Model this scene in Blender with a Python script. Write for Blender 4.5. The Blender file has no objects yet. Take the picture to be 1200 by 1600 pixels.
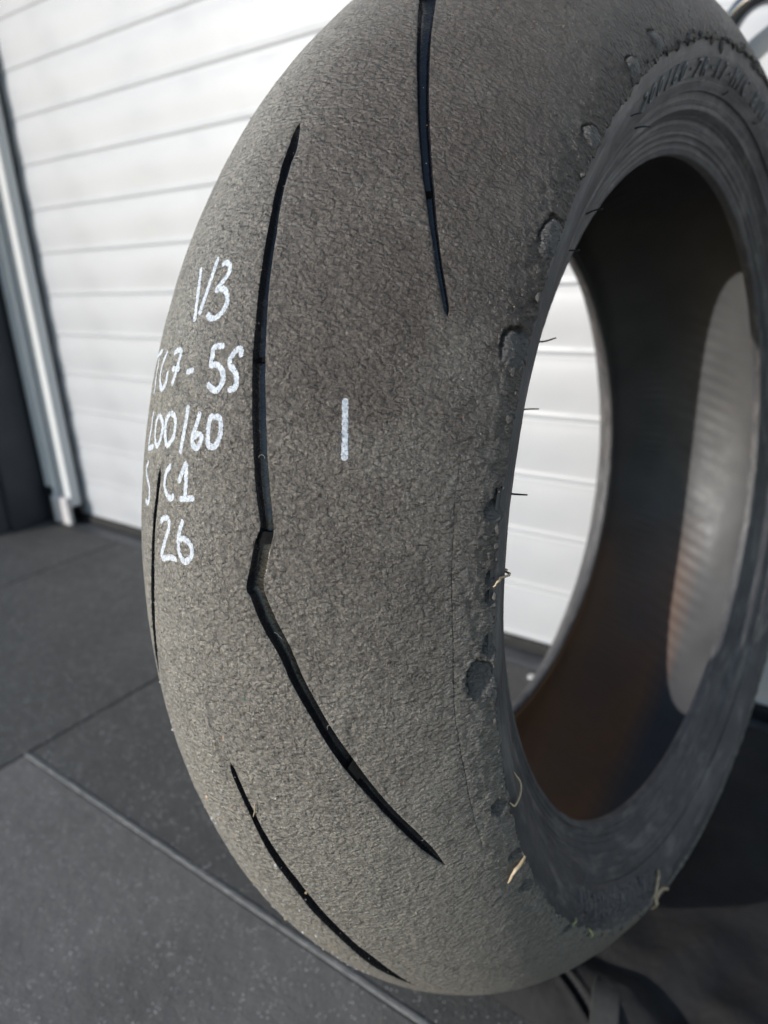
import bpy, bmesh, math, random
import numpy as np
from mathutils import Vector, Matrix
from mathutils.geometry import delaunay_2d_cdt
random.seed(7); rng = np.random.default_rng(7)
scene = bpy.context.scene
C = scene.collection
R = math.radians

# ------------------------------------------------------------ camera, world, sun, exposure
cd = bpy.data.cameras.new('camera'); cam = bpy.data.objects.new('camera', cd); C.objects.link(cam)
CAMW = [[0.807553, 0.161103, -0.567365], [0.587826, -0.298372, 0.751954], [-0.048144, -0.940755, -0.335652]]          # rows: world axes in camera frame (x right, y down, z forward)
cam.matrix_world = Matrix(((CAMW[0][0], -CAMW[0][1], -CAMW[0][2], 0.18376),
                           (CAMW[1][0], -CAMW[1][1], -CAMW[1][2], -0.47180),
                           (CAMW[2][0], -CAMW[2][1], -CAMW[2][2], 0.49304), (0, 0, 0, 1)))
cd.sensor_fit = 'VERTICAL'; cd.sensor_height = 36; cd.lens = 1112.876/1600*36
cd.clip_start = .01; cd.clip_end = 500
cd.dof.use_dof = True; cd.dof.focus_distance = .258; cd.dof.aperture_fstop = 8.6
scene.camera = cam
SUN_AZ = Vector((.49, .87, 0)).normalized()      # horizontal direction the light travels
SUN_EL = R(13.5)
world = bpy.data.worlds.new('World'); scene.world = world; world.use_nodes = True
wn = world.node_tree; bg = wn.nodes['Background']
sky = wn.nodes.new('ShaderNodeTexSky'); sky.sky_type = 'NISHITA'; sky.sun_disc = False
sky.sun_elevation = SUN_EL; sky.sun_rotation = math.atan2(-SUN_AZ.x, -SUN_AZ.y)
sky.dust_density = .2; sky.air_density = .92
wn.links.new(sky.outputs[0], bg.inputs[0]); bg.inputs[1].default_value = .20
ld = bpy.data.lights.new('sun', 'SUN'); ld.energy = 3.4; ld.angle = R(.53); ld.color = (1, .975, .94)
sun = bpy.data.objects.new('sun', ld); C.objects.link(sun)
sd = Vector((SUN_AZ.x*math.cos(SUN_EL), SUN_AZ.y*math.cos(SUN_EL), -math.sin(SUN_EL)))
sun.rotation_euler = sd.to_track_quat('-Z', 'Y').to_euler(); sun.location = (-2, -3, 3)
scene.view_settings.view_transform = 'Standard'; scene.view_settings.look = 'None'
scene.view_settings.exposure = 0.12; scene.view_settings.gamma = 1

# ------------------------------------------------------------ helpers
def tag(o, label=None, cat=None, group=None, kind=None):
    if label: o['label'] = label
    if cat: o['category'] = cat
    if group: o['group'] = group
    if kind: o['kind'] = kind
    return o
def link(name, me, mat=None, parent=None):
    o = bpy.data.objects.new(name, me); C.objects.link(o)
    if mat: me.materials.append(mat)
    if parent: o.parent = parent
    return o
def mesh(name, verts, faces, mat=None, parent=None, smooth=True):
    me = bpy.data.meshes.new(name)
    me.from_pydata([tuple(map(float, v)) for v in verts], [], [tuple(map(int, f)) for f in faces])
    if smooth: me.polygons.foreach_set('use_smooth', [True]*len(me.polygons))
    me.update()
    return link(name, me, mat, parent)
def empty(name, loc, label=None, cat=None, group=None):
    o = bpy.data.objects.new(name, None); o.location = loc; C.objects.link(o); o.empty_display_size = .02
    return tag(o, label, cat, group)
def box_bm(x0, x1, y0, y1, z0, z1, bevel=0, seg=2):
    bm = bmesh.new(); bmesh.ops.create_cube(bm, size=1)
    for v in bm.verts:
        v.co = Vector(((x0+x1)/2+v.co.x*(x1-x0), (y0+y1)/2+v.co.y*(y1-y0), (z0+z1)/2+v.co.z*(z1-z0)))
    if bevel: bmesh.ops.bevel(bm, geom=bm.edges[:], offset=bevel, segments=seg, profile=.6, affect='EDGES')
    return bm
def bmo(name, bm, mat, parent=None, smooth=False):
    me = bpy.data.meshes.new(name); bm.to_mesh(me); bm.free()
    if smooth: me.polygons.foreach_set('use_smooth', [True]*len(me.polygons))
    return link(name, me, mat, parent)
def box(name, a, mat, parent=None, bevel=0, seg=2): return bmo(name, box_bm(*a, bevel, seg), mat, parent)
def catmull(P, n=8):
    P = np.array(P, float)
    if len(P) < 3:
        t = np.linspace(0, 1, n*2)[:, None]; return P[0]*(1-t)+P[-1]*t
    Q = np.vstack([2*P[0]-P[1], P, 2*P[-1]-P[-2]]); out = []
    for i in range(1, len(Q)-2):
        for t in np.linspace(0, 1, n, endpoint=False):
            a, b, c, d = Q[i-1], Q[i], Q[i+1], Q[i+2]
            out.append(.5*((2*b)+(c-a)*t+(2*a-5*b+4*c-d)*t*t+(3*b-a-3*c+d)*t**3))
    out.append(Q[-2]); return np.array(out)
def tube(path, rad, n=8, cap=True):
    """rings round a path; rad a number or list"""
    P = [Vector(p) for p in path]; rad = [rad]*len(P) if not hasattr(rad, '__len__') else rad
    V, F = [], []; up = Vector((.3, .2, 1)).normalized()
    for i, p in enumerate(P):
        t = (P[min(i+1, len(P)-1)]-P[max(i-1, 0)]).normalized()
        a = t.cross(up); a = a.normalized() if a.length > 1e-4 else t.orthogonal().normalized(); b = t.cross(a)
        for k in range(n):
            w = 2*math.pi*k/n; V.append(p+(a*math.cos(w)+b*math.sin(w))*rad[i])
    for i in range(len(P)-1):
        for k in range(n):
            F.append((i*n+k, i*n+(k+1) % n, (i+1)*n+(k+1) % n, (i+1)*n+k))
    if cap: F += [tuple(range(n))[::-1], tuple((len(P)-1)*n+k for k in range(n))]
    return V, F
def vnoise(x, y, seed=0):
    xi = np.floor(x).astype(np.int64); yi = np.floor(y).astype(np.int64); fx = x-xi; fy = y-yi
    fx = fx*fx*(3-2*fx); fy = fy*fy*(3-2*fy)
    def h(a, b):
        n = (a*374761393+b*668265263+seed*1442695041) & 0xffffffff
        n = ((n ^ (n >> 13))*1274126177) & 0xffffffff; n = n ^ (n >> 16); return (n & 0xffff)/65535.*2-1
    return (h(xi, yi)*(1-fx)+h(xi+1, yi)*fx)*(1-fy)+(h(xi, yi+1)*(1-fx)+h(xi+1, yi+1)*fx)*fy
def fbm(x, y, seed=0, o=3):
    r = 0; a = 1
    for k in range(o): r = r+a*vnoise(x*2**k+k*17.3, y*2**k-k*9.1, seed+k); a *= .5
    return r

# ------------------------------------------------------------ materials
class M:
    def __init__(s, name, col=(.5, .5, .5), rough=.6, spec=.5, metal=0):
        s.m = bpy.data.materials.new(name); s.m.use_nodes = True; s.t = s.m.node_tree
        s.b = s.t.nodes['Principled BSDF']
        s.b.inputs['Base Color'].default_value = (*col, 1); s.b.inputs['Roughness'].default_value = rough
        s.b.inputs['Specular IOR Level'].default_value = spec; s.b.inputs['Metallic'].default_value = metal
        s.bump_in = None; s._co = None
    def n(s, typ, **k):
        nd = s.t.nodes.new(typ)
        for a, v in k.items():
            if a in nd.inputs.keys(): nd.inputs[a].default_value = v
            else: setattr(nd, a, v)
        return nd
    def l(s, a, b): s.t.links.new(a, b)
    def co(s, kind='Object', scale=(1, 1, 1), rot=(0, 0, 0)):
        tc_ = s.n('ShaderNodeTexCoord'); mp = s.n('ShaderNodeMapping')
        mp.inputs['Scale'].default_value = scale; mp.inputs['Rotation'].default_value = rot
        s.l(tc_.outputs[kind], mp.inputs[0]); return mp.outputs[0]
    def noise(s, vec, scale, detail=3, rough=.55, dist=0):
        nd = s.n('ShaderNodeTexNoise'); nd.inputs['Scale'].default_value = scale; nd.inputs['Detail'].default_value = detail
        nd.inputs['Roughness'].default_value = rough; nd.inputs['Distortion'].default_value = dist
        s.l(vec, nd.inputs['Vector']); return nd.outputs['Fac']
    def vor(s, vec, scale, feature='F1', out='Distance', rnd=1):
        nd = s.n('ShaderNodeTexVoronoi'); nd.feature = feature; nd.inputs['Scale'].default_value = scale
        nd.inputs['Randomness'].default_value = rnd; s.l(vec, nd.inputs['Vector']); return nd.outputs[out]
    def ramp(s, fac, pts):
        nd = s.n('ShaderNodeValToRGB'); r = nd.color_ramp
        while len(r.elements) < len(pts): r.elements.new(.5)
        for e, (p, c) in zip(r.elements, pts):
            e.position = p; e.color = (*c, 1) if hasattr(c, '__len__') else (c, c, c, 1)
        s.l(fac, nd.inputs[0]); return nd.outputs[0]
    def math(s, op, a, b=0, clamp=False):
        nd = s.n('ShaderNodeMath'); nd.operation = op; nd.use_clamp = clamp
        for i, v in enumerate((a, b)):
            if isinstance(v, (int, float)): nd.inputs[i].default_value = v
            else: s.l(v, nd.inputs[i])
        return nd.outputs[0]
    def mix(s, fac, a, b, mode='MIX'):
        nd = s.n('ShaderNodeMix'); nd.data_type = 'RGBA'; nd.blend_type = mode
        for i, v in ((0, fac), (6, a), (7, b)):
            if isinstance(v, (int, float)): nd.inputs[i].default_value = v
            elif isinstance(v, tuple): nd.inputs[i].default_value = (*v, 1)
            else: s.l(v, nd.inputs[i])
        return nd.outputs[2]
    def col(s, c): s.l(c, s.b.inputs['Base Color']); return s
    def rough(s, c): s.l(c, s.b.inputs['Roughness']); return s
    def bump(s, h, dist=.001, strength=1):
        nd = s.n('ShaderNodeBump'); nd.inputs['Distance'].default_value = dist; nd.inputs['Strength'].default_value = strength
        s.l(h, nd.inputs['Height'])
        if s.bump_in: s.l(s.bump_in, nd.inputs['Normal'])
        s.bump_in = nd.outputs[0]; s.l(s.bump_in, s.b.inputs['Normal']); return s

def tread_nodes(m):
    """leathery, torn surface of worn rubber; UV = metres round the tyre (x) and across it (y)"""
    uv = m.co('UV', (1, 1, 1))
    sep = m.n('ShaderNodeSeparateXYZ'); m.l(uv, sep.inputs[0]); across = sep.outputs[1]
    w = m.n('ShaderNodeTexNoise'); w.inputs['Scale'].default_value = 300; w.inputs['Detail'].default_value = 2; m.l(uv, w.inputs['Vector'])
    wv = m.n('ShaderNodeVectorMath'); wv.operation = 'SCALE'; wv.inputs['Scale'].default_value = .0011; m.l(w.outputs['Color'], wv.inputs[0])
    ad = m.n('ShaderNodeVectorMath'); ad.operation = 'ADD'; m.l(uv, ad.inputs[0]); m.l(wv.outputs[0], ad.inputs[1])
    mp = m.n('ShaderNodeMapping'); mp.inputs['Scale'].default_value = (1, .62, 1); mp.inputs['Rotation'].default_value = (0, 0, R(28)); m.l(ad.outputs[0], mp.inputs[0])
    wr = mp.outputs[0]
    cell = m.ramp(m.vor(wr, 600, 'DISTANCE_TO_EDGE'), [(0, 0), (.08, .55), (.26, 1)])     # wrinkled skin with creases
    cell2 = m.ramp(m.vor(wr, 900, 'DISTANCE_TO_EDGE'), [(0, 0), (.25, 1)])
    med = m.noise(wr, 430, 4, .65, 0); fine = m.noise(uv, 1150, 3, .8, 0); big = m.noise(uv, 130, 3)
    pm = m.ramp(m.noise(uv, 48, 3), [(.38, .10), (.62, 1)])            # creases strong in some patches, almost worn away in others
    fib = m.noise(m.co('UV', (.35, 1.5, 1), (0, 0, R(-20))), 900, 4, .7, .2)
    right = m.ramp(m.math('ADD', m.math('MULTIPLY', across, 5.0), .25), [(.35, 0), (.85, 1)])
    h = m.math('ADD', m.math('MULTIPLY', m.math('MULTIPLY', cell, pm), .20), m.math('MULTIPLY', cell2, .10))
    h = m.math('ADD', h, m.math('MULTIPLY', m.math('MULTIPLY', fib, right), .9))
    peb = m.math('SUBTRACT', 1, m.vor(wr, 640, 'F1')); peb2 = m.math('SUBTRACT', 1, m.vor(wr, 850, 'F1'))     # pebbled rubber
    h = m.math('ADD', h, m.math('ADD', m.math('MULTIPLY', peb, 1.3), m.math('MULTIPLY', peb2, .45)))
    h = m.math('ADD', h, m.math('MULTIPLY', med, 1.0)); h = m.math('ADD', h, m.math('MULTIPLY', fine, 1.15))
    cell = m.math('MULTIPLY', cell, m.ramp(peb, [(.30, .3), (.62, 1)]))
    return uv, across, h, fine, med, big, cell
def make_tread():
    m = M('worn_tread_rubber', rough=.5, spec=.5)
    uv, across, h, fine, med, big, cell = tread_nodes(m)
    patch = m.noise(uv, 26, 5, .65, .4); patch2 = m.noise(uv, 7, 3)
    base = m.ramp(m.math('ADD', m.math('MULTIPLY', patch, .6), m.math('MULTIPLY', patch2, .4)),
                  [(.34, (.105, .082, .069)), (.50, (.150, .121, .102)), (.66, (.205, .176, .150))])
    crown = m.ramp(m.math('ADD', m.math('ADD', m.math('MULTIPLY', across, 5.5), .5), m.math('MULTIPLY', m.math('SUBTRACT', patch, .5), .35)), [(.0, 1), (.42, .95), (.68, .15), (.9, 0)])
    base = m.mix(m.math('MULTIPLY', crown, .66), base, (.62, .58, .51))                 # pale crown and far side; their stronger sunlight is painted in
    low = m.ramp(m.math('ADD', m.math('MULTIPLY', uv_x(m, uv), 1.2), m.math('ADD', .95, m.math('MULTIPLY', m.math('SUBTRACT', patch, .5), .3))), [(.30, 0), (.56, .62)])   # paler, greyer tone low on the tyre
    base = m.mix(low, base, (.47, .43, .365))
    base = m.mix(1, base, m.ramp(cell, [(0, .74), (.55, 1), (1, 1.08)]), 'MULTIPLY')  # creases and hollows between pebbles darkened; their shade is painted into the colour
    grain = m.ramp(m.noise(uv, 75, 4, .6), [(.36, .25), (.62, .9)])
    base = m.mix(grain, base, m.mix(1, base, m.ramp(fine, [(.33, .36), (.44, .82), (.54, 1.02), (.64, 2.0)]), 'MULTIPLY'))  # fine flecks; light and dark of the grain relief painted into the colour
    smear = m.ramp(m.noise(m.co('UV', (.45, 1.4, 1), (0, 0, R(18))), 70, 4, .6, .8), [(.60, 0), (.72, .4)])      # darker polished smears
    base = m.mix(1, base, m.ramp(med, [(.36, .78), (.5, 1), (.64, 1.18)]), 'MULTIPLY')
    base = m.mix(smear, base, (.065, .06, .058))
    dust = m.ramp(m.noise(uv, 2600, 2, .6), [(.62, 0), (.72, 1)])
    dust = m.math('MULTIPLY', dust, m.ramp(m.noise(uv, 60, 3), [(.42, 0), (.62, .8)]))
    base = m.mix(dust, base, (.50, .45, .37))  # pale dust specks, strengthened as painted glossy highlights of the grain
    at = m.n('ShaderNodeAttribute'); at.attribute_name = 'fresh'
    base = m.mix(m.math('MULTIPLY', at.outputs['Fac'], .85), base, m.mix(m.noise(uv, 500, 3), (.085, .084, .083), (.19, .185, .18)))
    m.col(base)
    rg = m.ramp(fine, [(.3, .28), (.7, .46)]); m.rough(rg)
    m.b.inputs['Diffuse Roughness'].default_value = .25
    m.bump(h, .0017, 1.0); m.bump(m.noise(uv, 260, 3, .6, .5), .0010, .8); m.bump(big, .0024, .8)
    return m.m
def uv_x(m, uv):
    s = m.n('ShaderNodeSeparateXYZ'); m.l(uv, s.inputs[0]); return s.outputs[0]
MT = make_tread()
def make_paint():
    m = M('white_marker_paint', (.8, .82, .85), .6, .4)
    uv, across, h, fine, med, big, cell = tread_nodes(m)
    n = m.noise(uv, 1150, 3, .65)
    m.col(m.ramp(m.noise(uv, 700, 4, .65), [(.32, (.40, .42, .45)), (.52, (.60, .635, .69)), (.7, (.74, .78, .83))]))
    m.bump(h, .00040, 1); m.bump(big, .0016, .7)
    tr = m.n('ShaderNodeBsdfTransparent'); mx = m.n('ShaderNodeMixShader')
    at = m.n('ShaderNodeAttribute'); at.attribute_name = 'edge'
    # the pen skips hollows in the rubber, more so towards the edges of a stroke
    thr = m.math('ADD', m.math('MULTIPLY', at.outputs['Fac'], .36), m.math('MULTIPLY', m.math('SUBTRACT', n, .5), 2.2))
    k = m.ramp(thr, [(.30, 1), (.38, 0)])
    m.l(k, mx.inputs[0]); m.l(tr.outputs[0], mx.inputs[1]); m.l(m.b.outputs[0], mx.inputs[2])
    m.l(mx.outputs[0], m.t.nodes['Material Output'].inputs[0]); return m.m
MPAINT = make_paint()
def simple(name, c1, c2, scale, rough=.6, spec=.5, bscale=None, bdist=.0005, metal=0, kind='Object', stretch=(1, 1, 1)):
    m = M(name, c1, rough, spec, metal); v = m.co(kind, stretch)
    m.col(m.ramp(m.noise(v, scale, 4), [(.35, c1), (.65, c2)]))
    m.rough(m.ramp(m.noise(v, scale*2.3, 3), [(.3, max(.02, rough-.1)), (.7, min(1, rough+.12))]))
    if bscale: m.bump(m.noise(v, bscale, 4, .6), bdist)
    return m.m
MGROOVE = simple('clean_groove_rubber', (.012, .012, .014), (.022, .022, .025), 220, .22, .7, 900, .0002)
MTORN = simple('torn_rubber', (.06, .056, .053), (.15, .138, .126), 400, .7, .35, 1500, .0006)
def make_side():
    m = M('sidewall_rubber', (.04, .04, .043), .55, .4); uv = m.co('UV'); st = m.co('UV', (.15, 3, 1))
    c = m.ramp(m.noise(uv, 30, 5, .65), [(.3, (.052, .049, .050)), (.55, (.082, .078, .079)), (.8, (.130, .123, .120))])
    sm = m.ramp(m.noise(m.co('UV', (.35, 1.6, 1)), 60, 5, .7, .6), [(.5, 0), (.66, .75)])
    c = m.mix(sm, c, (.19, .178, .165)); sc_ = m.ramp(m.noise(m.co('UV', (.08, 2.5, 1)), 160, 5, .75), [(.60, 0), (.68, .8)]); c = m.mix(sc_, c, (.035, .034, .036)); m.col(c)
    m.rough(m.ramp(m.noise(uv, 45, 4), [(.3, .36), (.7, .56)]))
    m.bump(m.noise(m.co('UV', (.04, 3, 1)), 420, 3), .0005); m.bump(m.noise(uv, 1400, 3), .00012); return m.m
MSIDE = make_side()
def make_liner():
    m = M('inner_liner_rubber', (.05, .05, .05), .5, .5); uv = m.co('UV')
    c = m.ramp(m.noise(uv, 18, 4), [(.3, (.060, .059, .060)), (.7, (.088, .087, .088))])
    # browner towards the bottom of the casing, on its far side
    sep = m.n('ShaderNodeSeparateXYZ'); m.l(uv, sep.inputs[0])
    low = m.math('SUBTRACT', 1, m.math('MULTIPLY', m.math('ABSOLUTE', m.math('SUBTRACT', sep.outputs[0], .05)), 2.4), True)
    st = m.math('MULTIPLY', m.math('MULTIPLY', m.ramp(low, [(0, 0), (.5, 1)]), m.ramp(m.math('ADD', m.math('MULTIPLY', sep.outputs[1], -6.0), .5), [(.45, 0), (.6, 1)])), m.ramp(m.noise(uv, 14, 4), [(.3, .65), (.65, 1)]))
    m.col(m.mix(st, c, (.27, .13, .06)))
    m.rough(m.ramp(m.noise(uv, 35, 4), [(.3, .42), (.7, .62)]))
    m.bump(m.noise(uv, 500, 3), .0002); return m.m
MLINER = make_liner()

# ------------------------------------------------------------ the setting
ZF, YS, XR = -.03, .3375, -1.345      # floor level, shutter plane, side wall plane
def make_mat_rubber(g=1.):
    m = M('speckled_floor_rubber', (.05, .048, .045), .8, .35); v = m.co('Object')
    c = m.ramp(m.noise(v, 9, 4), [(.3, (.084*g, .077*g, .070*g)), (.7, (.115*g, .106*g, .097*g))])
    c = m.mix(m.ramp(m.noise(v, 700, 2), [(.45, 0), (.6, .5)]), c, (.135, .13, .12))
    sp = m.ramp(m.vor(v, 300), [(.13, 1), (.20, 0)])
    sp = m.math('MULTIPLY', sp, m.ramp(m.noise(v, 80, 3), [(.42, 0), (.56, 1)]))
    c = m.mix(m.math('MULTIPLY', sp, .9), c, (.75, .72, .68)); m.col(c)
    m.rough(m.ramp(m.noise(v, 60), [(.3, .62), (.7, .85)]))
    m.bump(m.noise(v, 650, 3), .0011); m.bump(m.noise(v, 60, 2), .0015); return m.m
MMAT = make_mat_rubber(.78); MMAT_PALE = make_mat_rubber(1.6)  # same rubber in two tones, the paler one for the nearer tiles
MFLOOR = simple('dark_concrete', (.03, .03, .03), (.045, .044, .042), 20, .85, .3, 120, .001)
box('floor', (-14, 14, -14, 1.6, ZF-.25, ZF-.016), MFLOOR)['kind'] = 'structure'
floor = bpy.data.objects['floor']
XS, Y2, TS = -.578, -.173, .50
tile_me = {}
def tile(x0, x1, y0, y1, mt=None):
    g = .0012
    box('rubber_tile', (x0+g, x1-g, y0+g, y1-g, ZF-.0155, ZF), mt or MMAT, floor, .0025, 2)
xs = [XR-.02, XS-.50, XS, XS+1.0, XS+2.0]
for i in range(4):
    if i < 2:
        for y0, y1 in ((-1.6, -1.05), (-1.05, -.45), (-.45, YS-.045)): tile(xs[i], xs[i+1], y0, y1)
    else:
        for y0, y1 in ((-1.6, -1.1), (-1.1, Y2-.0055), (Y2-.0026, YS-.045)): tile(xs[i], xs[i+1], y0, y1, MMAT_PALE if y0 < -.5 else None)
# worn raised lip along the near tiles
def lip():
    V, F = [], []; n = 260; prof = [(-.0026, -.002), (-.0025, .0002), (-.0018, .0006), (0, .0008), (.0018, .0006), (.0025, .0002), (.0026, -.002)]
    for i in range(n+1):
        x = XS+.001+i/n*1.99
        for j, (a, b) in enumerate(prof):
            k = .0004*float(fbm(np.array(x*160), np.array(j*1.7), 5)); V.append((x, Y2-.004+a, ZF+b+k))
    q = len(prof)
    for i in range(n):
        for j in range(q-1): F.append((i*q+j, (i+1)*q+j, (i+1)*q+j+1, i*q+j+1))
    m = M('scuffed_edge_rubber', (.2, .2, .19), .7, .4); v = m.co('Object', (.3, 1, 1))
    m.col(m.ramp(m.noise(v, 300, 4, .7), [(.35, (.12, .117, .11)), (.6, (.22, .212, .20)), (.75, (.38, .37, .35))]))
    m.bump(m.noise(v, 900, 3), .0006)
    o = mesh('edge_strip', V, F, m.m, floor); o['label'] = 'scuffed pale grey rubber strip along a joint of the dark floor tiles'
lip()
MTHR = simple('threshold_metal', (.075, .075, .078), (.12, .12, .12), 30, .45, .5, 300, .0002)
thr = box('door_threshold', (XR+.004, 1.4, YS-.044, YS+.03, ZF-.014, ZF-.002), MTHR, None, .001)
tag(thr, 'dark metal threshold strip on the floor along the foot of the roller shutter', 'threshold')
MSCREW = simple('screw_metal', (.7, .68, .66), (.8, .78, .75), 90, .3, .5, metal=.8)
def screw(x, y, z=ZF-.002):
    bm = bmesh.new(); bmesh.ops.create_uvsphere(bm, u_segments=16, v_segments=8, radius=.006)
    for v in bm.verts: v.co.z = v.co.z*.5 if v.co.z > 0 else 0
    bmesh.ops.translate(bm, verts=bm.verts, vec=(x, y, z)); return bm
for k in range(5): bmo('screw_head', screw(-.42+.265*k+(0.002 if k else 0), YS-.062, ZF-.0005), MSCREW, thr, True)
# roller shutter
def shutter_mat():
    m = M('white_painted_slat', (.8, .8, .79), .38, .5); v = m.co('Object')
    c = m.ramp(m.noise(v, 6, 4), [(.3, (.445, .45, .465)), (.7, (.485, .49, .505))])
    dirt = m.ramp(m.noise(m.co('Object', (.6, 1, 3)), 14, 4, .6), [(.55, 0), (.8, .35)])
    m.col(m.mix(dirt, c, (.37, .39, .42))); m.rough(m.ramp(m.noise(v, 12), [(.3, .32), (.7, .5)]))
    m.bump(m.noise(v, 12, 2), .0008); return m.m
MSLAT = shutter_mat()
MBLACK = simple('black_seal_rubber', (.012, .012, .012), (.02, .02, .02), 60, .6, .4)
sh = empty('roller_shutter', (-.2, YS, ZF), 'closed white roller shutter of horizontal slats behind the tyre', 'roller shutter')
PITCH, Z0 = .0780, ZF+.016
def slat_mesh(x0, x1):
    # section of one slat: flat-bellied curve with a rolled hinge at the foot
    pr = [(0, 0), (-.0012, .0008), (-.0019, .0030), (-.0017, .0058), (-.0010, .0078), (-.0009, .0095), (-.0010, .016), (-.0018, .028), (-.0023, .042),
          (-.0020, .056), (-.0013, .067), (-.0003, .0745), (-.0006, .0777), (.004, .0779), (.004, 0)]
    n = 40; V, F = [], []
    for i in range(n+1):
        x = x0+(x1-x0)*i/n
        for y, z in pr: V.append((x-sh.location.x, y, z+.0002*math.sin(x*9)))
    q = len(pr)
    for i in range(n):
        for j in range(q): F.append((i*q+j, i*q+(j+1) % q, (i+1)*q+(j+1) % q, (i+1)*q+j))
    F += [tuple(range(q))[::-1], tuple(n*q+j for j in range(q))]
    me = bpy.data.meshes.new('slat'); me.from_pydata(V, [], F); me.polygons.foreach_set('use_smooth', [True]*len(me.polygons))
    me.materials.append(MSLAT); return me
sl_me = slat_mesh(XR+.045, 1.25)
for k in range(19):
    o = bpy.data.objects.new('slat', sl_me); C.objects.link(o); o.parent = sh; o.location = (0, 0, Z0+k*PITCH-ZF)
bs = box('bottom_seal', (XR+.05+.2, 1.2+.2, -.008, .008, .0, .0155), MBLACK, sh, .002)
# pull handle of the shutter
MCHROME = simple('dark_chrome', (.16, .17, .19), (.3, .31, .33), 8, .16, .5, metal=1)
pts = [(.012-.050*math.cos(a), YS-.004-.05*math.sin(a)**.6 if math.sin(a) > 0 else YS-.004, .655+.040*math.sin(a)) for a in np.linspace(0, math.pi, 15)]
# guide rail
gr = empty('guide_rail', (XR+.045, YS, ZF), 'pale vertical guide rail at the left end of the white roller shutter', 'guide rail')
MRAIL = simple('pale_rail_metal', (.66, .66, .65), (.78, .78, .77), 20, .28, .5, 60, .0002, stretch=(1, 1, .1))
def rb(name, x0, x1, y0, y1, z0, z1, mat=MRAIL, bev=.003):
    return box(name, (x0-gr.location.x, x1-gr.location.x, y0-YS, y1-YS, z0-ZF, z1-ZF), mat, gr, bev, 3)
rb('front_flange', -1.289, -1.254, YS-.034, YS-.026, .012, 1.5)
rb('channel_side', -1.268, -1.254, YS-.0255, YS-.011, .012, 1.5)
rb('front_flange', -1.340, -1.303, YS-.040, YS-.028, .050, 1.5)
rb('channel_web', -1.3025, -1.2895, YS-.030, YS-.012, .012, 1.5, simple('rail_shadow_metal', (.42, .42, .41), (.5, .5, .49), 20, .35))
rb('round_bead', -1.3055, -1.2975, YS-.044, YS-.0305, .0, 1.5, MRAIL, .0035)
MPLAST = simple('pale_plastic', (.56, .53, .53), (.66, .63, .62), 30, .45)
rb('end_block', -1.318, -1.255, YS-.046, YS-.0348, ZF+.001, .034, MPLAST, .005)
# side wall
MWALL = simple('dark_wall_paint', (.035, .039, .045), (.05, .054, .06), 5, .55, .5, 80, .0006)
w = box('side_wall', (XR-.12, XR-.006, .165, YS+.02, ZF-.014, 2.2), MWALL); w['kind'] = 'structure'; tag(w, 'dark grey side wall left of the shutter')
MPOST = simple('dark_blue_post', (.022, .026, .034), (.032, .037, .046), 6, .5)
p_ = box('corner_post', (XR-.005, XR+.004, YS-.13, YS-.046, ZF+.0005, 2.2), MPOST, w, .003)
lint_ = box('wall_behind_shutter', (XR-.12, 2.0, YS+.045, YS+.20, ZF-.014, 2.2), MWALL); lint_['kind'] = 'structure'
ring = [(.036-.036*math.cos(a)*1.0, -.004-.045*max(0, math.sin(a))**.5, .645+.040*math.sin(a)) for a in np.linspace(0, math.pi, 25)]
V, F = tube([(x+.200, y, z-ZF) for x, y, z in catmull(ring, 3)], .0085, 14)
mesh('pull_handle', V, F, MCHROME, sh)

# ------------------------------------------------------------ the tyre
MT3 = np.array([[0.995152, 0.036288, 0.09141], [-0.07657, -0.297432, 0.951667], [0.061723, -0.954053, -0.293212]]); TC = np.array([0.0, 0.0, 0.32755])
R0, RC, PM, EE = 0.328000, 0.107616, 1.108061, 1.176627
ph = np.linspace(-PM, PM, 401); _tx = RC*np.sin(ph); _tr = R0-EE*RC*(1-np.cos(ph))
_side = np.array([(.0945, .252), (.0915, .246), (.088, .240), (.0825, .2325), (.078, .226), (.0738, .219), (.0712, .214), (.0703, .2105), (.0688, .2085), (.0635, .2095), (.0636, .2135)])
_side = catmull(np.vstack([[_tx[-1], _tr[-1]], _side]), 8)[1:]
_sx = np.concatenate([_tx, _side[:, 0]]); _sr = np.concatenate([_tr, _side[:, 1]])
_S = np.concatenate([[0], np.cumsum(np.hypot(np.diff(_sx), np.diff(_sr)))]); _S -= _S[200]; SM = _S[400]
tyre = empty('motorcycle_tyre', (0.0148, -.0016, 0), 'worn black motorcycle tyre standing upright with white marker writing on its tread', 'tyre')
OFF = MT3.T@(TC-np.array(tyre.location)); tyre.rotation_euler = Matrix(MT3.tolist()).to_euler()
def surf(th, s, h=0., mir=1):
    """point of the outer surface: angle, arc length across the tread, height above it (tyre axes)"""
    th, s, h = np.broadcast_arrays(np.asarray(th, float), np.asarray(s, float), np.asarray(h, float))
    x = np.interp(s, _S, _sx); r = np.interp(s, _S, _sr)
    e = 4e-4; dx = np.interp(s+e, _S, _sx)-np.interp(s-e, _S, _sx); dr = np.interp(s+e, _S, _sr)-np.interp(s-e, _S, _sr); n = np.hypot(dx, dr)
    x = x-dr/n*h; r = r+dx/n*h
    return np.stack([x*mir, r*np.cos(th), r*np.sin(th)], -1)+OFF
def uvmesh(name, V, F, UV, mat, parent):
    o = mesh(name, V, F, mat, parent); me = o.data; l = me.uv_layers.new(name='UVMap')
    vi = np.empty(len(me.loops), np.int32); me.loops.foreach_get('vertex_index', vi)
    l.data.foreach_set('uv', np.asarray(UV, np.float32)[vi].ravel()); return o
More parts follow.
